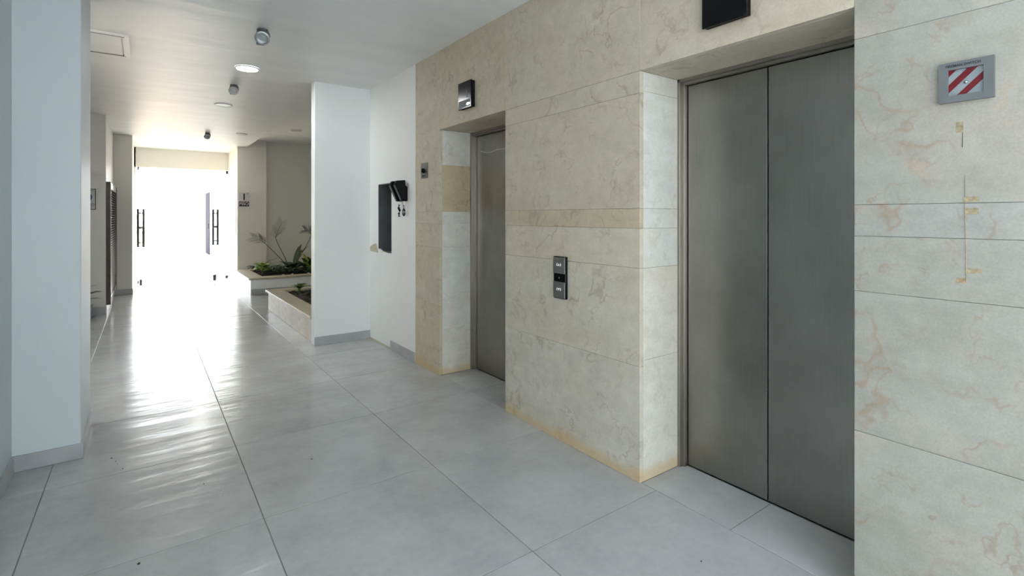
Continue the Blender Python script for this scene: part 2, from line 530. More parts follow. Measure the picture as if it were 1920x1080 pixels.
# ------------------------------------------------------------------ stone wall with the lifts
XB = W + 0.03
wall_r = struct('wall_right', [
    (XB, 2.60, O1[1] + 0.022, YE - 0.004, 0, C), (XB, 2.60, O2[1] + 0.022, O1[0] - 0.022, 0, C), (XB, 2.60, YB, O2[0] - 0.022, 0, C),
    (XB, 2.60, O2[0] - 0.022, O2[1] + 0.022, ZT + 0.022, C), (XB, 2.60, O1[0] - 0.022, O1[1] + 0.022, ZT + 0.022, C)],
    M['joint'], 'cream limestone clad wall holding two lift openings', 'wall')
SJ = 0.0006
def slab(y0, y1, z0, z1, x0=None, x1=None):
    x0 = W if x0 is None else x0; x1 = XB if x1 is None else x1
    o = bx('stone_slab', x0, x1, y0 + SJ, y1 - SJ, z0 + SJ, z1 - SJ, M['stone_peach'] if (0 < z1 - z0 < 0.12 and z1 < 2 and y0 > 1 and y0 < 3) else M['stone_skylit'] if y0 < 0.7 else M['stone_low'] if (z1 < 1.34 and y0 < 3) else M['stone'], wall_r, 0.0009)
    o.location.x += random.uniform(-0.0005, 0.0012)
zc_mid = [0, 0.61, 1.128, 1.338, 1.443, 2.05, ZT]
for a, b in zip(zc_mid, zc_mid[1:]): slab(O2[1], O1[0], a, b)
zc_far = [0, 0.62, 1.128, 1.338, 1.445, C]
for a, b in zip(zc_far, zc_far[1:]): slab(O1[1], YE, a, b)
zc_near = [0, 0.62, 1.130, 1.330, 1.443, 2.047, C]
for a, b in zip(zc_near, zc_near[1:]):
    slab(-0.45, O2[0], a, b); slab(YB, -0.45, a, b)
slab(O2[0], O2[1], ZT, C); slab(O2[1], O1[0], ZT, C); slab(O1[0], O1[1], ZT, C)
def reveal(y, s, zs, ochre=()):
    for a, b in zip(zs, zs[1:]):
        bx('stone_slab', XB + 0.0004, XF + 0.02, y, y + s * 0.02, a + SJ, b - SJ, M['stone_ochre'] if (round(a, 3) in ochre) else M['stone_pale'], wall_r, 0.0008)
        # return of the front slabs
reveal(O2[1], 1, [0, 0.64, 1.128, 1.338, 1.443, 2.063, ZT])
reveal(O2[0], -1, [0, 0.62, 1.13, 1.443, 2.05, ZT])
reveal(O1[1], 1, [0, 0.403, 0.714, 1.128, 1.338, 1.444, 1.856, ZT], (1.444,))
reveal(O1[0], -1, [0, 0.62, 1.13, 1.443, 2.05, ZT])
for a, b in (O1, O2):
    bx('stone_slab', XB + 0.0004, XF + 0.02, a, b, ZT, ZT + 0.02, M['stone'], wall_r, 0.0008)

# ------------------------------------------------------------------ painted wall, recess, partition pillar
N0, N1, NZ0, NZ1 = 5.074, 5.452, 1.006, 1.757
wall_p = struct('wall_right', [
    (W, 2.45, YE, N0, 0, C), (W, 2.45, N1, YP + 0.1, 0, C), (W, 2.45, N0, N1, 0, NZ0), (W, 2.45, N0, N1, NZ1, C),
    (2.30, 2.45, N0, N1, NZ0, NZ1)], M['paint'],
    'white painted wall with an open electrical recess beside the stone cladding', 'wall')
bm = bmesh.new()
prism(bm, [(5.452, 1.0), (5.69, 1.006), (5.69, 1.055), (5.60, 1.085), (5.50, 1.10), (5.475, 1.05)], 'x', W - 0.003, W + 0.004)
obj('bare_plaster', bm, M['plaster'], wall_p)
bm = bmesh.new()
prism(bm, [(5.074, 1.001), (5.15, 0.996), (5.26, 1.0), (5.33, 1.012), (5.43, 1.004), (5.46, 1.03), (5.425, 1.045), (5.35, 1.022), (5.2, 1.012), (5.074, 1.012)], 'x', W - 0.002, W + 0.02)
obj('plaster_edge', bm, M['white_pl'], wall_p)
bm = bmesh.new(); box(bm, W - 0.003, W + 0.004, N0 + 0.02, YP, 0.0, 0.018)
obj('bare_plaster', bm, M['plaster'], wall_p)
pillar = struct('wall_partition', [(1.487, W + 0.2, YP, YP + 0.14, 0, C + 0.17)], M['paint'],
       'white partition wall standing between the lift hall and the indoor garden', 'wall', 0.004)
struct('baseboard_partition', [(1.484, W - 0.001, YP - 0.010, YP, 0.0012, 0.096)], M['skirt'],
       'grey tile skirting on the white partition wall', 'skirting', 0.001)
struct('baseboard_right', [(W - 0.010, W, YE + 0.003, N0 + 0.012, 0.0012, 0.096)], M['skirt'],
       'short grey tile skirting piece beside the stone cladding', 'skirting', 0.001)

# ------------------------------------------------------------------ left side
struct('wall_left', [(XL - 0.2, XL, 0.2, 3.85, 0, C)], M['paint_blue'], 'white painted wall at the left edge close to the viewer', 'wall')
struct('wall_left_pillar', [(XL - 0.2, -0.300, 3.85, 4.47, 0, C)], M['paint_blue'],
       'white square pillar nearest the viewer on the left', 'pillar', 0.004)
struct('baseboard_left_pillar', [(XL, -0.289, 3.839, 3.85, 0.0012, 0.088), (-0.300, -0.289, 3.85, 4.47, 0.0012, 0.088)], M['skirt'],
       'grey tile skirting around the nearest left pillar', 'skirting', 0.001)
struct('baseboard_left', [(XL, XL + 0.011, 0.2, 3.838, 0.0012, 0.088)], M['skirt'], 'grey tile skirting along the near left wall', 'skirting', 0.001)
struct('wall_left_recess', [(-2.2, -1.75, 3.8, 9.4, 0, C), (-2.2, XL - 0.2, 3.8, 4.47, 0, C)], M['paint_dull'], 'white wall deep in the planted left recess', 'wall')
struct('wall_left_middle', [(-2.2, -0.455, 9.34, 11.43, 0, C)], M['paint_shade'],
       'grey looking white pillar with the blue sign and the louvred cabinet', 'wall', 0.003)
struct('wall_left_far', [(-2.2, -0.185, 11.43, YD, 0, C)], M['paint_far'], 'cream pillar projecting beside the glass doors on the left', 'pillar', 0.003)
struct('baseboard_left_middle', [(-1.0, -0.447, 9.33, 9.34, 0.0012, 0.11), (-0.455, -0.447, 9.34, 11.42, 0.0012, 0.11)], M['skirt'],
       'grey tile skirting under the blue sign and the louvred cabinet', 'skirting')
struct('baseboard_left_far', [(-0.447, -0.176, 11.42, 11.43, 0.0012, 0.10), (-0.185, -0.176, 11.43, YD - 0.2, 0.0012, 0.10)], M['skirt'],
       'grey tile skirting on the cream pillar beside the glass doors', 'skirting')

# ------------------------------------------------------------------ far end and the indoor garden walls
struct('wall_far', [(-0.185, 1.60, YD, YD + 0.15, 2.452, C), (-2.2, -0.16, YD, YD + 0.15, 0, C), (1.565, 3.7, YD, YD + 0.15, 0, 3.1)], M['paint_far'],
       'cream wall over the open glass doors at the end', 'wall')
struct('wall_far_pillar', [(1.557, 2.112, 11.90, YD, 0, 3.1)], M['paint_far'], 'cream pillar carrying the floor number sign', 'pillar', 0.003)
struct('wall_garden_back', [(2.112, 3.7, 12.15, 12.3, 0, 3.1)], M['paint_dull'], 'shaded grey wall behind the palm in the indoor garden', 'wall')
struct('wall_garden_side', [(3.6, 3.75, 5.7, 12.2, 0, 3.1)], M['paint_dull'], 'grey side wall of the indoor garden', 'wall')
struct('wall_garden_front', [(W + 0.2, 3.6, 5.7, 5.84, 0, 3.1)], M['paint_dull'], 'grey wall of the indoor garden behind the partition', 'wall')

# ------------------------------------------------------------------ outside, beyond the glass doors and behind the viewer
struct('ground', [(-60, 60, YD + 0.15, 90, -0.3, -0.01)], M['ground'], 'sunlit pale concrete ground outside the doors', 'ground')
struct('ground', [(-60, 60, -60, YB - 0.4, -0.3, -0.01), (-60, -2.2, YB - 0.4, 3.4, -0.3, -0.01)], M['court'], 'grey paved court behind the viewer', 'ground')
ext = struct('wall_outside', [(1.95, 2.25, 13.45, 23.35, 0, 3.6)], M['ext_wall'],
             'sunlit white wall outside on the right of the doors', 'wall')
t = thing('service_door', 'tall grey violet door in the sunlit wall seen outside through the doorway', 'door', (1.95, 22.4, 0))
bx('door_leaf', 1.915, 1.9495, 21.72, 23.08, 0.001, 2.30, M['ext_door'], t)
bx('door_handle', 1.89, 1.9145, 21.82, 21.85, 0.95, 1.15, M['handle'], t)
struct('trim_1', [(-0.6, 1.93, 15.1, 15.2, 2.46, 2.60)], M['ext_red'],
       'pale red beam just outside the doors', 'beam')
def house(x0, x1, y, h, label, nw, nf):
    t = thing('house', label, 'building', ((x0 + x1) / 2, y + 3, 0))
    bx('wall', x0, x1, y, y + 6, 0, h, M['ext_wall'], t)
    bm = bmesh.new()
    prism(bm, [(x0 - 0.4, h), (x1 + 0.4, h), ((x0 + x1) / 2, h + 1.4)], 'y', y - 0.4, y + 6.4)
    obj('roof', bm, M['ext_roof'], t)
    for f in range(nf):
        for k in range(nw):
            xc = x0 + (x1 - x0) * (k + 0.5) / nw
            w = bx('window', xc - 0.5, xc + 0.5, y - 0.04, y + 0.02, 1.0 + f * 2.9, 2.2 + f * 2.9, M['ext_wall'], t)
            bx('pane', xc - 0.42, xc + 0.42, y - 0.05, y - 0.03, 1.08 + f * 2.9, 2.12 + f * 2.9, M['ext_win'], w)
house(-7.5, -0.6, 52, 6.0, 'left pale house across the street washed out by light', 4, 2)
house(0.4, 5.5, 54, 3.6, 'right low pale house across the street washed out by light', 3, 1)

struct('sky_block_wall', [(-14, 14, -11.3, -11, 0, 9.0), (-9.3, -9.0, -11, 9, 0, 9.0)], M['sky_block_grey'], 'dull wall added unseen behind the viewer to block low sky', 'wall')  # unseen walls added to hold back the bright horizon sky

# ------------------------------------------------------------------ lifts
def lift(label, o, split, streak=False):
    a, b = o
    t = thing('elevator_door', label, 'elevator', (2.5, (a + b) / 2, 0))
    bm = bmesh.new()   # stepped jambs and head
    for y0, y1, y2 in ((b, b - 0.016, b - 0.030), (a, a + 0.016, a + 0.030)):
        box(bm, XF, 2.52, y0, y1, 0.001, ZT)
        box(bm, XF + 0.024, 2.52, y1, y2, 0.001, ZT - 0.02)
    box(bm, XF, 2.52, a, b, ZT - 0.016, ZT - 0.0005)
    box(bm, XF + 0.024, 2.52, a + 0.016, b - 0.016, ZT - 0.030, ZT - 0.016)
    obj('door_frame', bm, M['steel_dark'], t, 0.0008)
    y0, y1 = a + 0.034, b - 0.034
    for p0, p1 in ((y0, split - 0.003), (split + 0.003, y1)):
        bx('door_panel', XP, XP + 0.03, p0, p1, 0.008, ZT - 0.034, M['steel'], t, 0.0012)
    bx('sill', XP + 0.001, 2.53, a + 0.03, b - 0.03, -0.004, 0.002, M['steel_dark'], t)
    bx('shaft_lining', 2.535, 2.56, a, b, 0, ZT, M['shaft'], t)
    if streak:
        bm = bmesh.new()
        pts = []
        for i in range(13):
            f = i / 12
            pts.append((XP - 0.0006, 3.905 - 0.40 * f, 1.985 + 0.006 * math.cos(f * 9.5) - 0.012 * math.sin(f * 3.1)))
        tube(bm, pts, 0.0028, 6)  # reflected light modelled as a thin pale tube
        o_ = obj('reflection_line', bm, M['sign_white'], t)
        o_['label'] = 'pale wavy painted reflection across the steel'
    return t
lift('near lift with two wide steel doors closed, filling the right of the picture', O2, 1.282)
lift('far lift with steel doors set deep in stone and a pale wavy painted reflection', O1, 3.503, True)

def indicator(label, y0, y1, z0, z1, hot):
    t = thing('floor_indicator', label, 'display', (W, (y0 + y1) / 2, z0))
    bx('housing', W - 0.030, W - 0.0005, y0 + 0.004, y1 - 0.004, z0 + 0.004, z1 - 0.004, M['black_matt'], t, 0.002)
    bx('screen', W - 0.040, W - 0.0302, y0, y1, z0, z1, M['black'], t, 0.002)
    ym = (y0 + y1) / 2
    if hot:
        text('digit', '1', 0.085, (W - 0.0405, ym - 0.04, z0 + 0.105), (0, -1, 0), (0, 0, 1), M['glow_dim'], t)
        bx('glow_strip', W - 0.0404, W - 0.0400, y0 + 0.012, y1 - 0.012, z0 + 0.012, z0 + 0.066, M['glow_blue'], t)
        bm = bmesh.new()
        lathe(bm, [(0.0, 0.0008), (0.9, 0.0006), (1.0, 0.0)], 24, Matrix.Translation((W - 0.0405, ym - 0.057, z0 + 0.030)) @ Matrix(((0, 0, -1), (0.030, 0, 0), (0, 0.011, 0))).to_4x4())
        obj('glare_spot', bm, M['glow_hot'], t)  # glare on the screen built as a glowing ellipse
    else:
        text('digit', '1', 0.10, (W - 0.0405, 1.232, 2.427), (0, -1, 0), (0, 0, 1), M['glow'], t)
indicator('black floor display over the far lift with a bright painted glare at its corner', 3.40, 3.602, 2.262, 2.476, True)
indicator('black floor display over the near lift, cut by the top edge', 1.158, 1.373, 2.256, 2.475, False)

# call panel between the lifts
t = thing('call_panel', 'black lift call panel with two grey buttons between the lifts', 'button panel', (W, 2.378, 0.891))
bx('housing', W - 0.020, W - 0.0004, 2.323, 2.435, 0.891, 1.152, M['black'], t, 0.003)
def call_button(z0, z1, up):
    b = bx('button', W - 0.0235, W - 0.0202, 2.327, 2.4345, z0, z1, M['button'], t, 0.0012)
    zc = (z0 + z1) / 2 + 0.004; x = W - 0.0242; yc = 2.381
    bm = bmesh.new()
    s = 1 if up else -1
    prism(bm, [(yc - 0.0062, zc - 0.006 * s), (yc + 0.0062, zc - 0.006 * s), (yc, zc + 0.008 * s)], 'x', x, x + 0.0006)
    obj('arrow_symbol', bm, M['glow'], b)
    for sg in (-1, 1):
        bm = bmesh.new()
        pts = [(x, yc + sg * (0.0095 + 0.0085 * math.cos(a_)), zc + 0.009 * math.sin(a_)) for a_ in [R(d) for d in range(-60, 61, 15)]]
        tube(bm, pts, 0.0013, 6)
        obj('bracket_symbol', bm, M['glow'], b)
call_button(1.047, 1.148, True)
call_button(0.896, 0.996, False)
bm = bmesh.new()
lathe(bm, [(0.0, 0.0006), (0.006, 0.0004), (0.007, 0)], 16, Matrix.Translation((W - 0.0204, 2.381, 1.020)) @ Euler((0, R(-90), 0)).to_matrix().to_4x4())
obj('status_lens', bm, M['glow_dim'], t)

# fireman switch box
t = thing('fire_switch_box', 'grey switch box with red and white striped window on the right stone wall', 'switch box', (W, 0.4575, 1.765))
y0, y1, z0, z1 = 0.391, 0.524, 1.765, 1.892
wy0, wy1, wz0, wz1 = 0.415, 0.501, 1.786, 1.868
bm = bmesh.new()
for b in ((y0, wy0, z0, z1), (wy1, y1, z0, z1), (wy0, wy1, z0, wz0), (wy0, wy1, wz1, z1)):
    box(bm, W - 0.016, W - 0.0004, *b)
bmesh.ops.remove_doubles(bm, verts=bm.verts, dist=1e-5)
obj('cover_frame', bm, M['grey_box'], t)
bx('striped_plate', W - 0.006, W - 0.001, wy0, wy1, wz0, wz1, M['white_print'], t)
def clip_stripe(c0, c1):
    # stripe c0 < u+... in plate coords: p = reading direction (right = -y), q = up ; band where c0 <= q - p <= c1
    w, h = wy1 - wy0, wz1 - wz0
    poly = [(0, 0), (w, 0), (w, h), (0, h)]
    def clip(P, f):
        out = []
        for i in range(len(P)):
            a_, b_ = P[i], P[(i + 1) % len(P)]
            fa, fb = f(a_), f(b_)
            if fa >= 0: out.append(a_)
            if fa * fb < 0:
                k = fa / (fa - fb)
                out.append((a_[0] + (b_[0] - a_[0]) * k, a_[1] + (b_[1] - a_[1]) * k))
        return out
    P = clip(clip(poly, lambda p: p[1] - p[0] - c0), lambda p: c1 - (p[1] - p[0]))
    return [(wy1 - p, wz0 + q) for p, q in P]
for c0, c1 in ((0.062, 0.12), (0.010, 0.036), (-0.043, -0.019)):
    P = clip_stripe(c0, c1)
    bm = bmesh.new(); prism(bm, P, 'x', W - 0.0066, W - 0.0060)
    o_ = obj('red_stripe', bm, M['red'], t)
bm = bmesh.new()
lathe(bm, [(0.0, 0.004), (0.0035, 0.0035), (0.005, 0.001), (0.0055, 0)], 20, Matrix.Translation((W - 0.0062, 0.459, 1.825)) @ Euler((0, R(-90), 0)).to_matrix().to_4x4())
obj('screw', bm, M['chrome'], t, smooth=True)
text('lettering', 'FIREMAN SWITCH', 0.0115, (W - 0.0163, 0.464, 1.8795), (0, -1, 0), (0, 0, 1), M['ink'], t, 0.0002, 0.0002, 0.92)

# key switch beside the far lift
t = thing('key_switch', 'small steel key switch plate on the stone beside the far lift', 'switch', (W, 4.29, 1.753))
bx('plate', W - 0.006, W - 0.0004, 4.222, 4.358, 1.755, 1.897, M['steel'], t, 0.0015)
bm = bmesh.new()
RX = Euler((0, R(-90), 0)).to_matrix().to_4x4()
lathe(bm, [(0.0, 0.016), (0.016, 0.016), (0.020, 0.012), (0.024, 0.0)], 20, Matrix.Translation((W - 0.006, 4.30, 1.826)) @ RX)
obj('key_barrel', bm, M['black_matt'], t, smooth=True)
bx('key', W - 0.034, W - 0.018, 4.286, 4.292, 1.808, 1.846, M['black_matt'], t)
bx('label_strip', W - 0.0066, W - 0.006, 4.27, 4.335, 1.773, 1.785, M['ink'], t)

# ------------------------------------------------------------------ electrical recess and its hanging boxes
t = thing('electrical_recess', 'open dark grey electrical box sunk in the white wall', 'electrical box', (W + 0.1, (N0 + N1) / 2, NZ0))
bm = bmesh.new()
box(bm, 2.286, 2.298, N0 + 0.002, N1 - 0.002, NZ0 + 0.002, NZ1 - 0.002)
box(bm, W + 0.004, 2.286, N1 - 0.008, N1 - 0.002, NZ0 + 0.002, NZ1 - 0.002)
box(bm, W + 0.004, 2.286, N0 + 0.002, N0 + 0.008, NZ0 + 0.002, NZ1 - 0.002)
box(bm, W + 0.004, 2.286, N0 + 0.008, N1 - 0.008, NZ0 + 0.002, NZ0 + 0.008)
box(bm, W + 0.004, 2.286, N0 + 0.008, N1 - 0.008, NZ1 - 0.008, NZ1 - 0.002)
obj('box_lining', bm, M['box_in'], t)
bm = bmesh.new()
tube(bm, [(2.26, 5.12, 1.70), (2.20, 5.11, 1.60), (2.16, 5.10, 1.45), (2.17, 5.095, 1.30), (2.24, 5.10, 1.18)], 0.006, 8)
obj('blue_wire', bm, M['blue_wire'], t, smooth=True)
bm = bmesh.new()
tube(bm, [(2.26, 5.16, 1.72), (2.17, 5.13, 1.62), (2.13, 5.10, 1.56), (2.115, 5.09, 1.555)], 0.004, 8)
obj('white_wire', bm, M['white_pl'], t, smooth=True)
bx('clip', 2.12, 2.15, N0 + 0.009, N0 + 0.03, 1.17, 1.20, M['black_matt'], t)

def handset(y, dy, x, label, loop):
    t = thing('hanging_handset', label, 'handset', (x, y, 1.54), None)
    # side profile in (x, z), slanted back edge, extruded along the corridor
    P = [(x - 0.132, 1.715), (x - 0.112, 1.752), (x - 0.022, 1.760), (x - 0.018, 1.705), (x, 1.695), (x, 1.552), (x - 0.058, 1.552)]
    bm = bmesh.new(); prism(bm, P, 'y', y - dy, y + dy)
    obj('body', bm, M['black_matt'], t, 0.006)
    P2 = [(x - 0.135, 1.708), (x - 0.064, 1.562), (x - 0.056, 1.562), (x - 0.127, 1.710)]
    bm = bmesh.new(); prism(bm, P2, 'y', y - dy + 0.006, y + dy - 0.006)
    o_ = obj('grille', bm, M['box_in'], t)
    o_['label'] = 'dark grey ribbed front edge'
    bm = bmesh.new(); tube(bm, [(x - 0.03, y, 1.555), (x - 0.03, y, 1.515)], 0.006, 8)
    o_ = obj('clip', bm, M['white_pl'], t); o_['label'] = 'white hanging clip'
    bm = bmesh.new()
    if loop:
        pts = [(x - 0.03 + 0.0, y + 0.004, 1.52)]
        pts += [(x - 0.03, y + 0.022 * math.sin(R(d)) * 1.0, 1.442 + 0.032 * math.cos(R(d))) for d in range(0, 361, 24)]
        tube(bm, pts, 0.0065, 8)
    else:
        tube(bm, [(x - 0.03, y, 1.52), (x - 0.034, y + 0.006, 1.49), (x - 0.026, y - 0.006, 1.46), (x - 0.032, y + 0.004, 1.43), (x - 0.03, y, 1.40)], 0.012, 8)
    obj('strap', bm, M['black_matt'], t, smooth=True)
handset(4.80, 0.022, W - 0.002, 'black handset on the white wall edge, left one, with a knotted strap', False)
handset(4.685, 0.022, W - 0.002, 'black handset on the white wall, right one, with an open loop strap', True)

# ------------------------------------------------------------------ ceiling fittings
def downlight(x, y, r, mat, label, z=C):
    t = thing('downlight', label, 'ceiling light', (x, y, z - 0.012))
    bm = bmesh.new()
    lathe(bm, [(r, 0.012), (r, 0.006), (r * 0.96, 0.0), (r * 0.88, 0.0), (r * 0.88, 0.006)], 36, Matrix.Translation((x, y, z - 0.0122)))
    obj('trim_ring', bm, M['white_pl'], t, smooth=False)
    bm = bmesh.new()
    cyl(bm, (x, y, z - 0.008), r * 0.88, 0.006, 36)
    obj('diffuser', bm, mat, t)
downlight(0.815, 5.575, 0.108, M['led'], 'round ceiling light glowing white, nearest of the ceiling lights')
downlight(0.832, 7.59, 0.105, M['white_pl'], 'unlit round white ceiling light behind the second small spotlight')
downlight(0.887, 11.70, 0.11, M['led_far'], 'lit round ceiling light nearest the glass doors')
downlight(1.385, 10.05, 0.09, M['white_pl'], 'unlit round ceiling light near the step in the ceiling')
downlight(2.31, 10.15, 0.11, M['sign_grey'], 'unlit greyish ceiling light above the indoor garden', 3.032)

def spot(x, y, s, label):
    t = thing('ceiling_spotlight', label, 'spotlight', (x, y, C - 0.11 * s), 'small grey ceiling spotlights')
    bm = bmesh.new()
    lathe(bm, [(0.0, 0.0), (0.040 * s, 0.0), (0.042 * s, -0.012 * s), (0.014 * s, -0.020 * s), (0.0, -0.02 * s)], 24, Matrix.Translation((x, y, C - 0.0004)))
    obj('base', bm, M['grey_box'], t)
    bm = bmesh.new()
    tube(bm, [(x, y, C - 0.018 * s), (x, y - 0.004, C - 0.045 * s)], 0.009 * s, 10)
    obj('swivel_arm', bm, M['grey_box'], t)
    rot = Matrix.Translation((x, y - 0.01, C - 0.055 * s)) @ Euler((R(-52), R(10), R(-8))).to_matrix().to_4x4()
    bm = bmesh.new()
    lathe(bm, [(0.0, 0.04 * s), (0.045 * s, 0.04 * s), (0.050 * s, 0.034 * s), (0.052 * s, -0.036 * s)], 28, rot)
    obj('body', bm, M['grey_box'], t, smooth=False)
    bm = bmesh.new()
    lathe(bm, [(0.052 * s, -0.036 * s), (0.054 * s, -0.046 * s), (0.044 * s, -0.048 * s), (0.042 * s, -0.034 * s), (0.0, -0.026 * s)], 28, rot)
    obj('chrome_rim', bm, M['steel_light'], t, smooth=False)
    bm = bmesh.new()
    lathe(bm, [(0.0, -0.036 * s), (0.02 * s, -0.034 * s), (0.03 * s, -0.028 * s)], 20, rot)
    obj('lens', bm, M['skirt'], t)
    bm = bmesh.new()
    box(bm, x - 0.035 * s, x + 0.02 * s, y + 0.028 * s, y + 0.06 * s, C - 0.108 * s, C - 0.085 * s)
    obj('sensor_eye', bm, M['box_in'], t, 0.003)
spot(0.745, 4.36, 1.0, 'small grey spotlight on the ceiling, nearest of three in a row')
spot(0.80, 6.38, 0.92, 'small grey spotlight on the ceiling, second of three in a row')
spot(0.885, 10.3, 0.9, 'small grey spotlight on the ceiling, farthest of three towards the doors')

t = thing('access_panel', 'white framed access panel in the ceiling beside the left pillar', 'access panel', (-0.42, 5.44, C))
bm = bmesh.new()
x0, x1, y0, y1 = -0.74, -0.105, 5.13, 5.79
for b in ((x0, x0 + 0.045, y0, y1), (x1 - 0.045, x1, y0, y1), (x0 + 0.045, x1 - 0.045, y0, y0 + 0.02), (x0 + 0.045, x1 - 0.045, y1 - 0.02, y1)):
    box(bm, b[0], b[1], b[2], b[3], C - 0.016, C - 0.0005)
obj('frame', bm, M['white_pl'], t)
bx('hatch', x0 + 0.052, x1 - 0.052, y0 + 0.034, y1 - 0.034, C - 0.012, C - 0.0005, M['ceil'], t)
for yy in (y0 + 0.020, y1 - 0.034):  # dark strips standing in for shade in the hatch gap
    o_ = bx('gap_shade_strip', x0 + 0.046, x1 - 0.030, yy, yy + 0.014, C - 0.0168, C - 0.0005, M['box_in'], t); o_['label'] = 'dark strip for the shade along the hatch edge'

# ------------------------------------------------------------------ signs
t = thing('floor_sign', 'white and black floor sign reading 1 PISO on the cream pillar', 'sign', (1.6785, 11.89, 1.615))
bx('plate', 1.581, 1.776, 11.888, 11.8995, 1.615, 1.905, M['sign_white'], t, 0.002)
bx('name_band', 1.583, 1.774, 11.886, 11.888, 1.617, 1.715, M['ink'], t)
text('digit', '1', 0.19, (1.68, 11.8872, 1.806), (1, 0, 0), (0, 0, 1), M['ink'], t, 0.0004, 0.004)
text('lettering', 'PISO', 0.088, (1.678, 11.8852, 1.666), (1, 0, 0), (0, 0, 1), M['sign_white'], t, 0.0004, 0.002)
bx('top_mark', 1.725, 1.76, 11.8868, 11.888, 1.882, 1.892, M['box_in'], t)

t = thing('safety_sign', 'grey white safety sign with a blue disc, half hidden behind the near left pillar', 'sign', (-0.67, 9.325, 1.50))
bx('plate', -0.775, -0.566, 9.319, 9.3295, 1.500, 1.795, M['sign_grey'], t, 0.002)
bm = bmesh.new()
for b in ((-0.775, -0.566, 1.787, 1.795), (-0.775, -0.566, 1.5, 1.508), (-0.574, -0.566, 1.508, 1.787), (-0.775, -0.767, 1.508, 1.787)):
    box(bm, b[0], b[1], 9.317, 9.319, b[2], b[3])
obj('border', bm, M['ink'], t)
bm = bmesh.new(); cyl(bm, (-0.668, 9.3185, 1.675), 0.063, 0.0025, 32, None, Euler((R(90), 0, 0)).to_matrix().to_4x4())
obj('blue_disc', bm, M['blue'], t)
for zz, wd in ((1.765, 0.085), (1.575, 0.09), (1.548, 0.085), (1.522, 0.06)):
    bx('print_line', -0.670 - wd, -0.670 + wd, 9.318, 9.319, zz, zz + 0.009, M['box_in'], t)

# ------------------------------------------------------------------ louvred cabinet on the left wall
t = thing('louvred_cabinet', 'tall dark brown louvred cabinet door on the left wall before the glass doors', 'cabinet', (-0.45, 10.4, 0.11))
XC = -0.455
y0, y1, z0, z1 = 9.36, 11.36, 0.125, 1.905
for a_, b_ in ((y0, y0 + 0.06), (y1 - 0.16, y1)):
    bx('stile', XC + 0.0004, XC + 0.055, a_, b_, z0, z1, M['wood'], t, 0.003)
for a_, b_ in ((z0, z0 + 0.10), (z1 - 0.10, z1)):
    bx('rail', XC + 0.0004, XC + 0.052, y0 + 0.06, y1 - 0.16, a_, b_, M['wood'], t, 0.003)
bx('back_panel', XC + 0.0004, XC + 0.008, y0 + 0.06, y1 - 0.16, z0 + 0.1, z1 - 0.1, M['shaft'], t)
zz = z0 + 0.115
while zz < z1 - 0.115:
    for a_, b_ in ((y0 + 0.06, y1 - 0.16),):
        bm = bmesh.new()
        prism(bm, [(XC + 0.010, zz + 0.024), (XC + 0.014, zz + 0.028), (XC + 0.047, zz + 0.004), (XC + 0.043, zz)], 'y', a_, b_)
        obj('slat', bm, M['wood'], t)
    zz += 0.038

# ------------------------------------------------------------------ glass doors
def glass_door(label, hx, hy, ang, L, side):
    """ang: direction of the leaf from its hinge, degrees from +x"""
    t = thing('glass_door', label, 'door', (hx, hy, 0))
    d = Vector((math.cos(R(ang)), math.sin(R(ang)), 0)); n = Vector((-d.y, d.x, 0))
    H0 = Vector((hx, hy, 0))
    def ob(name, s0, s1, q0, q1, z0, z1, mat, parent=t, bev=0.0):
        bm = bmesh.new(); vs = box(bm, s0, s1, q0, q1, z0, z1)
        for v in vs: v.co = H0 + d * v.co.x + n * v.co.y + Vector((0, 0, v.co.z))
        return obj(name, bm, mat, parent, bev)
    ob('pane', 0.02, L, -0.005, 0.005, 0.012, 2.40, M['glass'])
    ob('pivot', 0.0, 0.09, -0.014, 0.014, 0.004, 0.055, M['handle'])
    ob('pivot', 0.0, 0.06, -0.014, 0.014, 2.375, 2.44, M['handle'])
    ob('lock', L - 0.07, L + 0.002, -0.018, 0.018, 0.03, 0.15, M['handle'])
    for q in (-0.045, 0.045):
        bm = bmesh.new()
        p = H0 + d * (L - 0.07) + n * q
        tube(bm, [p + Vector((0, 0, 0.79)), p + Vector((0, 0, 1.555))], 0.021, 10)
        h = obj('handle', bm, M['handle'], t, smooth=True)
    for z in (0.88, 1.47):
        bm = bmesh.new()
        p = H0 + d * (L - 0.07) + Vector((0, 0, z))
        tube(bm, [p - n * 0.045, p + n * 0.045], 0.010, 8)
        obj('handle_standoff', bm, M['handle'], t)
    bm = bmesh.new()
    p = H0 + d * (L - 0.05) + Vector((0, 0, 1.18))
    tube(bm, [p - n * 0.03, p + n * 0.03], 0.022, 14)
    obj('lock_cylinder', bm, M['box_in'], t)
glass_door('left glass door leaf swung open against the cream pillar', -0.115, 13.22, -86, 0.74, 1)
glass_door('right glass door leaf standing half open at the doorway', 1.535, 13.25, -116, 0.76, -1)

tag(bx('metal_strip', 1.545, 1.5568, 12.03, 12.06, 1.03, 1.74, M['skirt'], None, 0.002), 'slim grey upright strip on the pillar face beside the glass doors', 'strip')

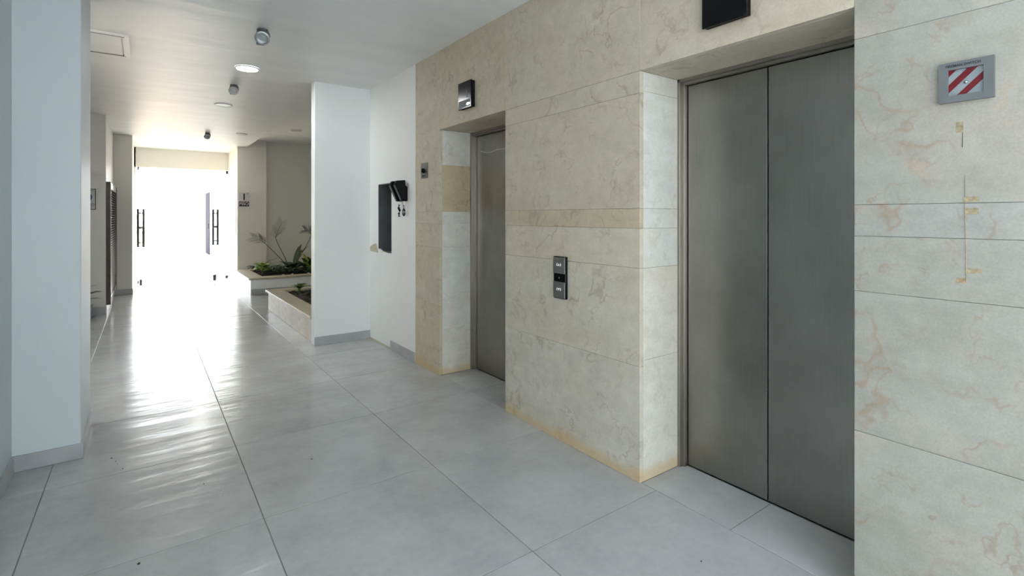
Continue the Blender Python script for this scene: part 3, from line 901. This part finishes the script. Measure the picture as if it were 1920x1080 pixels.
# ------------------------------------------------------------------ planters
def planter(label, x0, x1, y0, y1, h, rim, skirt, blocks):
    t = thing('planter', label, 'planter', ((x0 + x1) / 2, (y0 + y1) / 2, 0))
    w = 0.10
    front = M['paint'] if skirt else M['planter_stone']
    bx('wall', x0, x0 + w, y0 + w, y1 - w, 0.001, h - 0.03, M['planter_stone'], t) if not blocks else None
    if blocks:
        ys = [y0 + w, y0 + w + 0.75, y0 + w + 1.45, y1 - w]
        for a_, b_ in zip(ys, ys[1:]):
            for z0, z1 in ((0.001, h * 0.48), (h * 0.48, h - 0.03)):
                bx('stone_slab', x0, x0 + w, a_ + 0.001, b_ - 0.001, z0 + 0.0007, z1 - 0.0007, M['planter_stone'], t, 0.001)
    bx('wall', x0, x1, y0, y0 + w, 0.001, h - 0.03, front, t)
    bx('wall', x0, x1, y1 - w, y1, 0.001, h - 0.03, front, t)
    bx('wall', x1 - w, x1, y0 + w, y1 - w, 0.001, h - 0.03, front, t)
    e = 0.036
    for b in ((x0 - e, x0 + rim, y0 - e, y1 + e), (x1 - rim, x1, y0 - e, y1 + e), (x0 + rim, x1 - rim, y0 - e, y0 + rim), (x0 + rim, x1 - rim, y1 - rim, y1 + e)):
        bx('cap', b[0], b[1], b[2] + 0.0006, b[3] - 0.0006, h - 0.03, h, M['cap'], t, 0.002)
    if skirt:
        bx('skirting', x0 + 0.005, x1, y0 - 0.008, y0 - 0.0002, 0.001, 0.10, M['skirt'], t, 0.001)
    return t
def soil(label, x0, x1, y0, y1, z):
    bm = bmesh.new()
    nx, ny = 26, 40
    g = [[bm.verts.new((x0 + (x1 - x0) * i / nx, y0 + (y1 - y0) * j / ny, z + random.uniform(-0.012, 0.014) + 0.015 * math.sin(i * 0.7) * math.sin(j * 0.5))) for j in range(ny + 1)] for i in range(nx + 1)]
    for i in range(nx):
        for j in range(ny):
            bm.faces.new([g[i][j], g[i + 1][j], g[i + 1][j + 1], g[i][j + 1]])
    fl = [bm.verts.new(p) for p in ((x0, y0, 0.02), (x1, y0, 0.02), (x1, y1, 0.02), (x0, y1, 0.02))]
    bm.faces.new(fl)
    for e_, a_, b_ in (([g[i][0] for i in range(nx + 1)], fl[0], fl[1]), ([g[nx][j] for j in range(ny + 1)], fl[1], fl[2]),
                       ([g[i][ny] for i in range(nx, -1, -1)], fl[2], fl[3]), ([g[0][j] for j in range(ny, -1, -1)], fl[3], fl[0])):
        bm.faces.new(e_ + [b_, a_])
    return tag(obj('soil', bm, M['soil'], None), label, 'soil', None, 'stuff')
H = 0.300
planter('low planter with a beige stone rim nearest the partition wall', 1.505, 3.05, 5.86, 8.34, H, 0.18, False, True)
soil('dark soil bed in the planter nearest the partition wall', 1.687, 2.868, 6.042, 8.158, 0.262)
planter('low white planter with a beige rim below the floor number sign', 1.530, 3.55, 10.07, 11.86, H, 0.22, True, False)
soil('dark soil bed below the palm in the far planter', 1.752, 3.328, 10.292, 11.638, 0.268)
for lab, n, (x0, x1, y0, y1), z in (('brown clod on the soil of the nearest planter', 24, (1.72, 2.6, 6.3, 8.1), 0.284), ):
    for k in range(n):
        bm = bmesh.new()
        bmesh.ops.create_icosphere(bm, subdivisions=1, radius=random.uniform(0.016, 0.034))
        for v in bm.verts: v.co *= random.uniform(0.7, 1.25); v.co.z *= 0.6
        bmesh.ops.translate(bm, verts=bm.verts, vec=(random.uniform(x0, x1), random.uniform(y0, y1), z))
        tag(obj('soil_clod', bm, M['bark'] if k % 3 else M['soil']), lab, 'clod', 'soil clods in the nearest planter')

# ------------------------------------------------------------------ plants
def leaf(bm, base, az, el, L, w, droop=0.6, fold=0.25, seg=6):
    """a leaf blade with a folded midrib that bends down along its length"""
    d = Vector((math.cos(az), math.sin(az), 0)); s = Vector((-math.sin(az), math.cos(az), 0))
    p = Vector(base); rows_ = []
    for i in range(seg + 1):
        f = i / seg
        wd = w * (math.sin(math.pi * min(1, f * 0.93 + 0.07)) ** 0.7) if i < seg else 0.001
        e = el - droop * f * f * 1.6
        t_ = d * math.cos(e) + Vector((0, 0, math.sin(e)))
        up = -d * math.sin(e) + Vector((0, 0, math.cos(e)))
        rows_.append([bm.verts.new(p + s * wd * k + up * (abs(k) * wd * fold)) for k in (-1, 0, 1)])
        p = p + t_ * (L / seg)
    for a_, b_ in zip(rows_, rows_[1:]):
        for k in range(2):
            bm.faces.new([a_[k], a_[k + 1], b_[k + 1], b_[k]])

def solid(o, th=0.0012):
    md = o.modifiers.new('thickness', 'SOLIDIFY'); md.thickness = th
    return o

def leafy(name, label, cat, loc, mats, n, L, w, el=(0.5, 1.3), droop=0.7, group=None, stems=False, rng=None):
    t = thing(name, label, cat, loc, group)
    for k in range(n):
        az = 2 * math.pi * k / n * 1.618 * 2 + random.uniform(-0.3, 0.3)
        bm = bmesh.new()
        b = Vector(loc) + Vector((random.uniform(-1, 1) * 0.012, random.uniform(-1, 1) * 0.012, 0))
        e = random.uniform(*el); l = L * random.uniform(0.7, 1.1)
        if stems:
            top = b + Vector((math.cos(az) * 0.3 * l * math.cos(e), math.sin(az) * 0.3 * l * math.cos(e), l * 0.55 * math.sin(e) + 0.01))
            tube(bm, [b, (b + top) / 2 + Vector((0, 0, 0.02)), top], 0.0028, 5)
            leaf(bm, top, az, e * 0.5, l * 0.6, w, droop)
        else:
            leaf(bm, b, az, e, l, w * random.uniform(0.8, 1.1), droop)
        solid(obj('leaf', bm, mats[k % len(mats)], t, smooth=True))
    return t

ZS = 0.285
LD, LM, LT = M['leaf_dk'], M['leaf_md'], M['leaf_lt']
# palm with long bare stems
def palm():
    t = thing('palm', 'thin palm with two long leaning fronds in the far planter', 'palm', (2.42, 11.25, ZS))
    base = Vector((2.42, 11.25, ZS))
    fr = [((2.06, 11.33, 0.95), (1.98, 11.3, 1.18), 0.30, (0.05, 0.0, 1.0)), ((1.93, 11.30, 0.87), (1.62, 11.28, 1.02), 0.30, (-0.9, 0, 0.35))]
    P1 = [base, Vector((2.35, 11.26, 0.55)), Vector((2.20, 11.28, 0.87)), Vector((2.17, 11.28, 0.98)), Vector((2.21, 11.27, 1.10)), Vector((2.29, 11.25, 1.29))]
    P2 = [base, Vector((2.27, 11.2, 0.52)), Vector((2.05, 11.15, 0.76)), Vector((1.93, 11.12, 0.88)), Vector((1.84, 11.10, 0.94)), Vector((1.72, 11.08, 0.985))]
    P3 = [base, Vector((2.62, 11.2, 0.55)), Vector((2.80, 11.15, 0.90)), Vector((2.84, 11.12, 1.02)), Vector((2.78, 11.1, 1.10)), Vector((2.70, 11.1, 1.12))]
    for P, n in ((P1, 20), (P2, 18), (P3, 18)):
        # smooth the path
        def at(f):
            x = f * (len(P) - 1); i = min(int(x), len(P) - 2); k = x - i
            return P[i].lerp(P[i + 1], k)
        path = [at(i / 20) for i in range(21)]
        bm = bmesh.new(); tube(bm, path, 0.009, 7, 0.003)
        st = obj('stem', bm, M['stem'], t, smooth=True)
        bm = bmesh.new()
        for i in range(n):
            f = 0.56 + 0.44 * i / (n - 1)
            p = at(f); tn = (at(min(1, f + 0.03)) - at(f - 0.03)).normalized()
            az = math.atan2(tn.y, tn.x); el = math.asin(max(-1, min(1, tn.z)))
            for sg in (-1, 1):
                side = Vector((-math.sin(az), math.cos(az), 0)) if abs(tn.z) < 0.9 else Vector((0, 1, 0))
                up = tn.cross(side)
                dr = (tn * 0.75 + side * sg * 0.30 + up * sg * 0.62 + Vector((0, 0, 0.12))).normalized()
                a2 = math.atan2(dr.y, dr.x); e2 = math.asin(max(-1, min(1, dr.z)))
                leaf(bm, p, a2, e2, 0.19 * (1 - 0.45 * abs(i / (n - 1) - 0.4)), 0.0042, 0.45, 0.4, 4)
        solid(obj('leaflets', bm, M['palm'], t), 0.0008)
palm()
leafy('leafy_plant', 'light green leafy plant at the left corner of the far planter', 'plant', (1.86, 10.90, ZS), [LT, LT, LM], 30, 0.26, 0.046, (0.4, 1.35), 0.7, None, True)
leafy('leafy_plant', 'dull olive clump beside the light green plant in the far planter', 'plant', (1.80, 11.40, ZS), [LM, LD], 18, 0.22, 0.026, (0.3, 1.2), 0.8, None, True)
leafy('broadleaf_plant', 'dark broad leaved plant at the foot of the palm', 'plant', (2.45, 11.05, ZS), [LD, LM, LD], 20, 0.40, 0.06, (0.35, 1.05), 1.0)
leafy('broadleaf_plant', 'dark upright leaved plant right of the palm, cut by the partition wall', 'plant', (2.73, 10.95, ZS), [LM, LD, LT], 16, 0.40, 0.055, (0.6, 1.4), 0.6)
leafy('broadleaf_plant', 'tall dark pointed leaves behind the palm in the far planter', 'plant', (2.56, 11.42, ZS), [LD], 3, 0.58, 0.06, (1.1, 1.4), 0.4)
for x, y, lab in ((2.02, 10.75, 'low green ground plant at the front rim right of the light green plant'), (2.16, 10.95, 'low green ground plant just left of the broad leaved plant'),
                  (2.27, 10.70, 'low dark ground plant in front of the broad leaved plant'), (2.36, 10.52, 'low dark ground plant by the front rim below the palm'),
                  (2.52, 10.62, 'low dark ground plant by the front rim right of the palm'), (2.66, 10.55, 'low ground plant at the front rim cut by the partition wall'),
                  (2.05, 11.2, 'low ground plant behind the light green plant near the pillar edge'), (2.2, 11.35, 'low ground plant at the back wall left of the palm stems')):
    leafy('ground_plant', lab, 'plant', (x, y, ZS), [LD, LM, LM, LD], 14, 0.17, 0.028, (0.2, 1.1), 0.8, 'low ground plants in the far planter', True)
bm = bmesh.new()
tube(bm, [(2.0, 11.1, ZS), (1.95, 11.05, 0.47), (2.0, 11.0, 0.53), (2.12, 10.95, 0.56)], 0.003, 6)
leaf(bm, (2.12, 10.95, 0.56), -0.4, 0.9, 0.08, 0.012)
leaf(bm, (1.95, 11.05, 0.48), 2.8, 0.5, 0.16, 0.006)
tag(obj('seedling', bm, M['leaf_dk']), 'thin leaning seedling before the cream pillar edge in the far planter', 'plant')
leafy('leafy_plant', 'small light green plant alone in the nearest planter', 'plant', (1.85, 7.93, 0.265), [LT, LM], 16, 0.17, 0.032, (0.5, 1.4), 0.7, None, True)
for x, y, lab in ((2.13, 10.36, 'leftmost pale pebble at the front of the far soil bed'), (2.60, 10.42, 'rightmost pale pebble at the front of the far soil bed'), (2.30, 10.40, 'middle pale pebble at the front of the far soil bed')):
    bm = bmesh.new(); bmesh.ops.create_icosphere(bm, subdivisions=2, radius=0.028)
    for v in bm.verts: v.co *= random.uniform(0.8, 1.15); v.co.z *= 0.55
    bmesh.ops.translate(bm, verts=bm.verts, vec=(x, y, 0.292))
    tag(obj('pebble', bm, M['pebble_w']), lab, 'pebble', 'pale pebbles in the far planter')

# left recess planter and plant
t = thing('planter', 'grey planter in the left recess, mostly hidden by the near pillar', 'planter', (-1.2, 6.9, 0))
bx('wall', -0.66, -0.60, 4.5, 9.32, 0.001, 0.16, M['skirt'], t, 0.002)
bx('wall', -1.74, -0.66, 9.26, 9.32, 0.001, 0.16, M['skirt'], t, 0.002)
bx('wall', -1.74, -0.66, 4.5, 4.56, 0.001, 0.16, M['skirt'], t, 0.002)
soil('dark soil in the planter of the left recess', -1.74, -0.662, 4.562, 9.258, 0.12)
t = thing('strap_leaf_plant', 'plant with a few long dark leaves below the blue sign', 'plant', (-0.80, 9.0, 0.13))
for az, el, L_, w_, m_ in ((0.02, 1.0, 0.43, 0.040, LD), (-0.25, 0.95, 0.46, 0.036, LD), (0.3, 0.70, 0.38, 0.040, LM), (-0.05, 1.25, 0.46, 0.036, LM), (2.2, 1.0, 0.4, 0.03, LD), (3.6, 1.0, 0.4, 0.03, LM), (-1.6, 0.9, 0.38, 0.03, LD)):
    bm = bmesh.new(); leaf(bm, (-0.80, 9.0, 0.13), az, el, L_, w_, 0.9); solid(obj('leaf', bm, m_, t, smooth=True))

# ------------------------------------------------------------------ marks on the near stone wall
def scrap(y0, y1, z0, z1, label, m='tape'):
    bm = bmesh.new()
    n = 5
    P = [(y0 + (y1 - y0) * i / n, z0 + random.uniform(-1, 1) * 0.0012) for i in range(n + 1)]
    P += [(y1 - (y1 - y0) * i / n, z1 + random.uniform(-1, 1) * 0.0012) for i in range(n + 1)]
    prism(bm, P, 'x', W - 0.0015, W - 0.0008)
    tag(obj('tape_scrap', bm, M[m]), label, 'tape', 'scraps of old tape on the near stone wall')
scrap(0.466, 0.483, 1.668, 1.702, 'upright yellow tape scrap below the striped switch box')
scrap(0.428, 0.465, 1.447, 1.463, 'yellow tape scrap just above the long stone joint')
scrap(0.430, 0.462, 1.408, 1.427, 'faded yellow tape scrap just below the long stone joint')
scrap(0.423, 0.457, 1.222, 1.237, 'lower yellow tape scrap to the right of the thin line')
scrap(0.460, 0.482, 1.189, 1.204, 'lowest brown tape scrap at the foot of the thin line', 'tape_red')
bm = bmesh.new()
tube(bm, [(W - 0.0009, 0.462, 1.53), (W - 0.0009, 0.4625, 1.44), (W - 0.0009, 0.460, 1.33), (W - 0.0009, 0.459, 1.195)], 0.0009, 5)
tag(obj('glue_line', bm, M['tape_red']), 'thin brown vertical line linking the tape scraps on the near stone', 'mark')
bm = bmesh.new()
tube(bm, [(W - 0.0009, 0.4675, 1.667), (W - 0.0009, 0.468, 1.62)], 0.0007, 5)
tag(obj('glue_line', bm, M['ink']), 'short dark line hanging from the upright tape scrap', 'mark')

# ------------------------------------------------------------------ dirt specks on the floor
for x, y, r, lab in ((-0.02, 2.54, 0.006, 'largest dark dirt speck on the tile nearest the left pillar'), (-0.157, 3.74, 0.006, 'dark dirt speck leading a short row before the door glare'),
                     (-0.135, 3.68, 0.004, 'second dirt speck of the short row before the door glare'), (-0.125, 3.63, 0.003, 'third and smallest dirt speck of the short row'),
                     (-0.10, 3.55, 0.004, 'last dirt speck of the short row, nearest the viewer'), (0.78, 3.05, 0.005, 'lone dirt speck in the middle of the lift hall floor'),
                     (1.83, 1.22, 0.004, 'dirt speck on the floor before the near lift'), (0.25, 3.1, 0.004, 'faint dirt speck left of the long floor joint')):
    bm = bmesh.new(); bmesh.ops.create_icosphere(bm, subdivisions=1, radius=r)
    for v in bm.verts: v.co.z *= 0.35; v.co *= random.uniform(0.8, 1.2)
    bmesh.ops.translate(bm, verts=bm.verts, vec=(x, y, r * 0.3))
    tag(obj('dirt_speck', bm, M['soil']), lab, 'dirt', 'dirt specks on the floor')
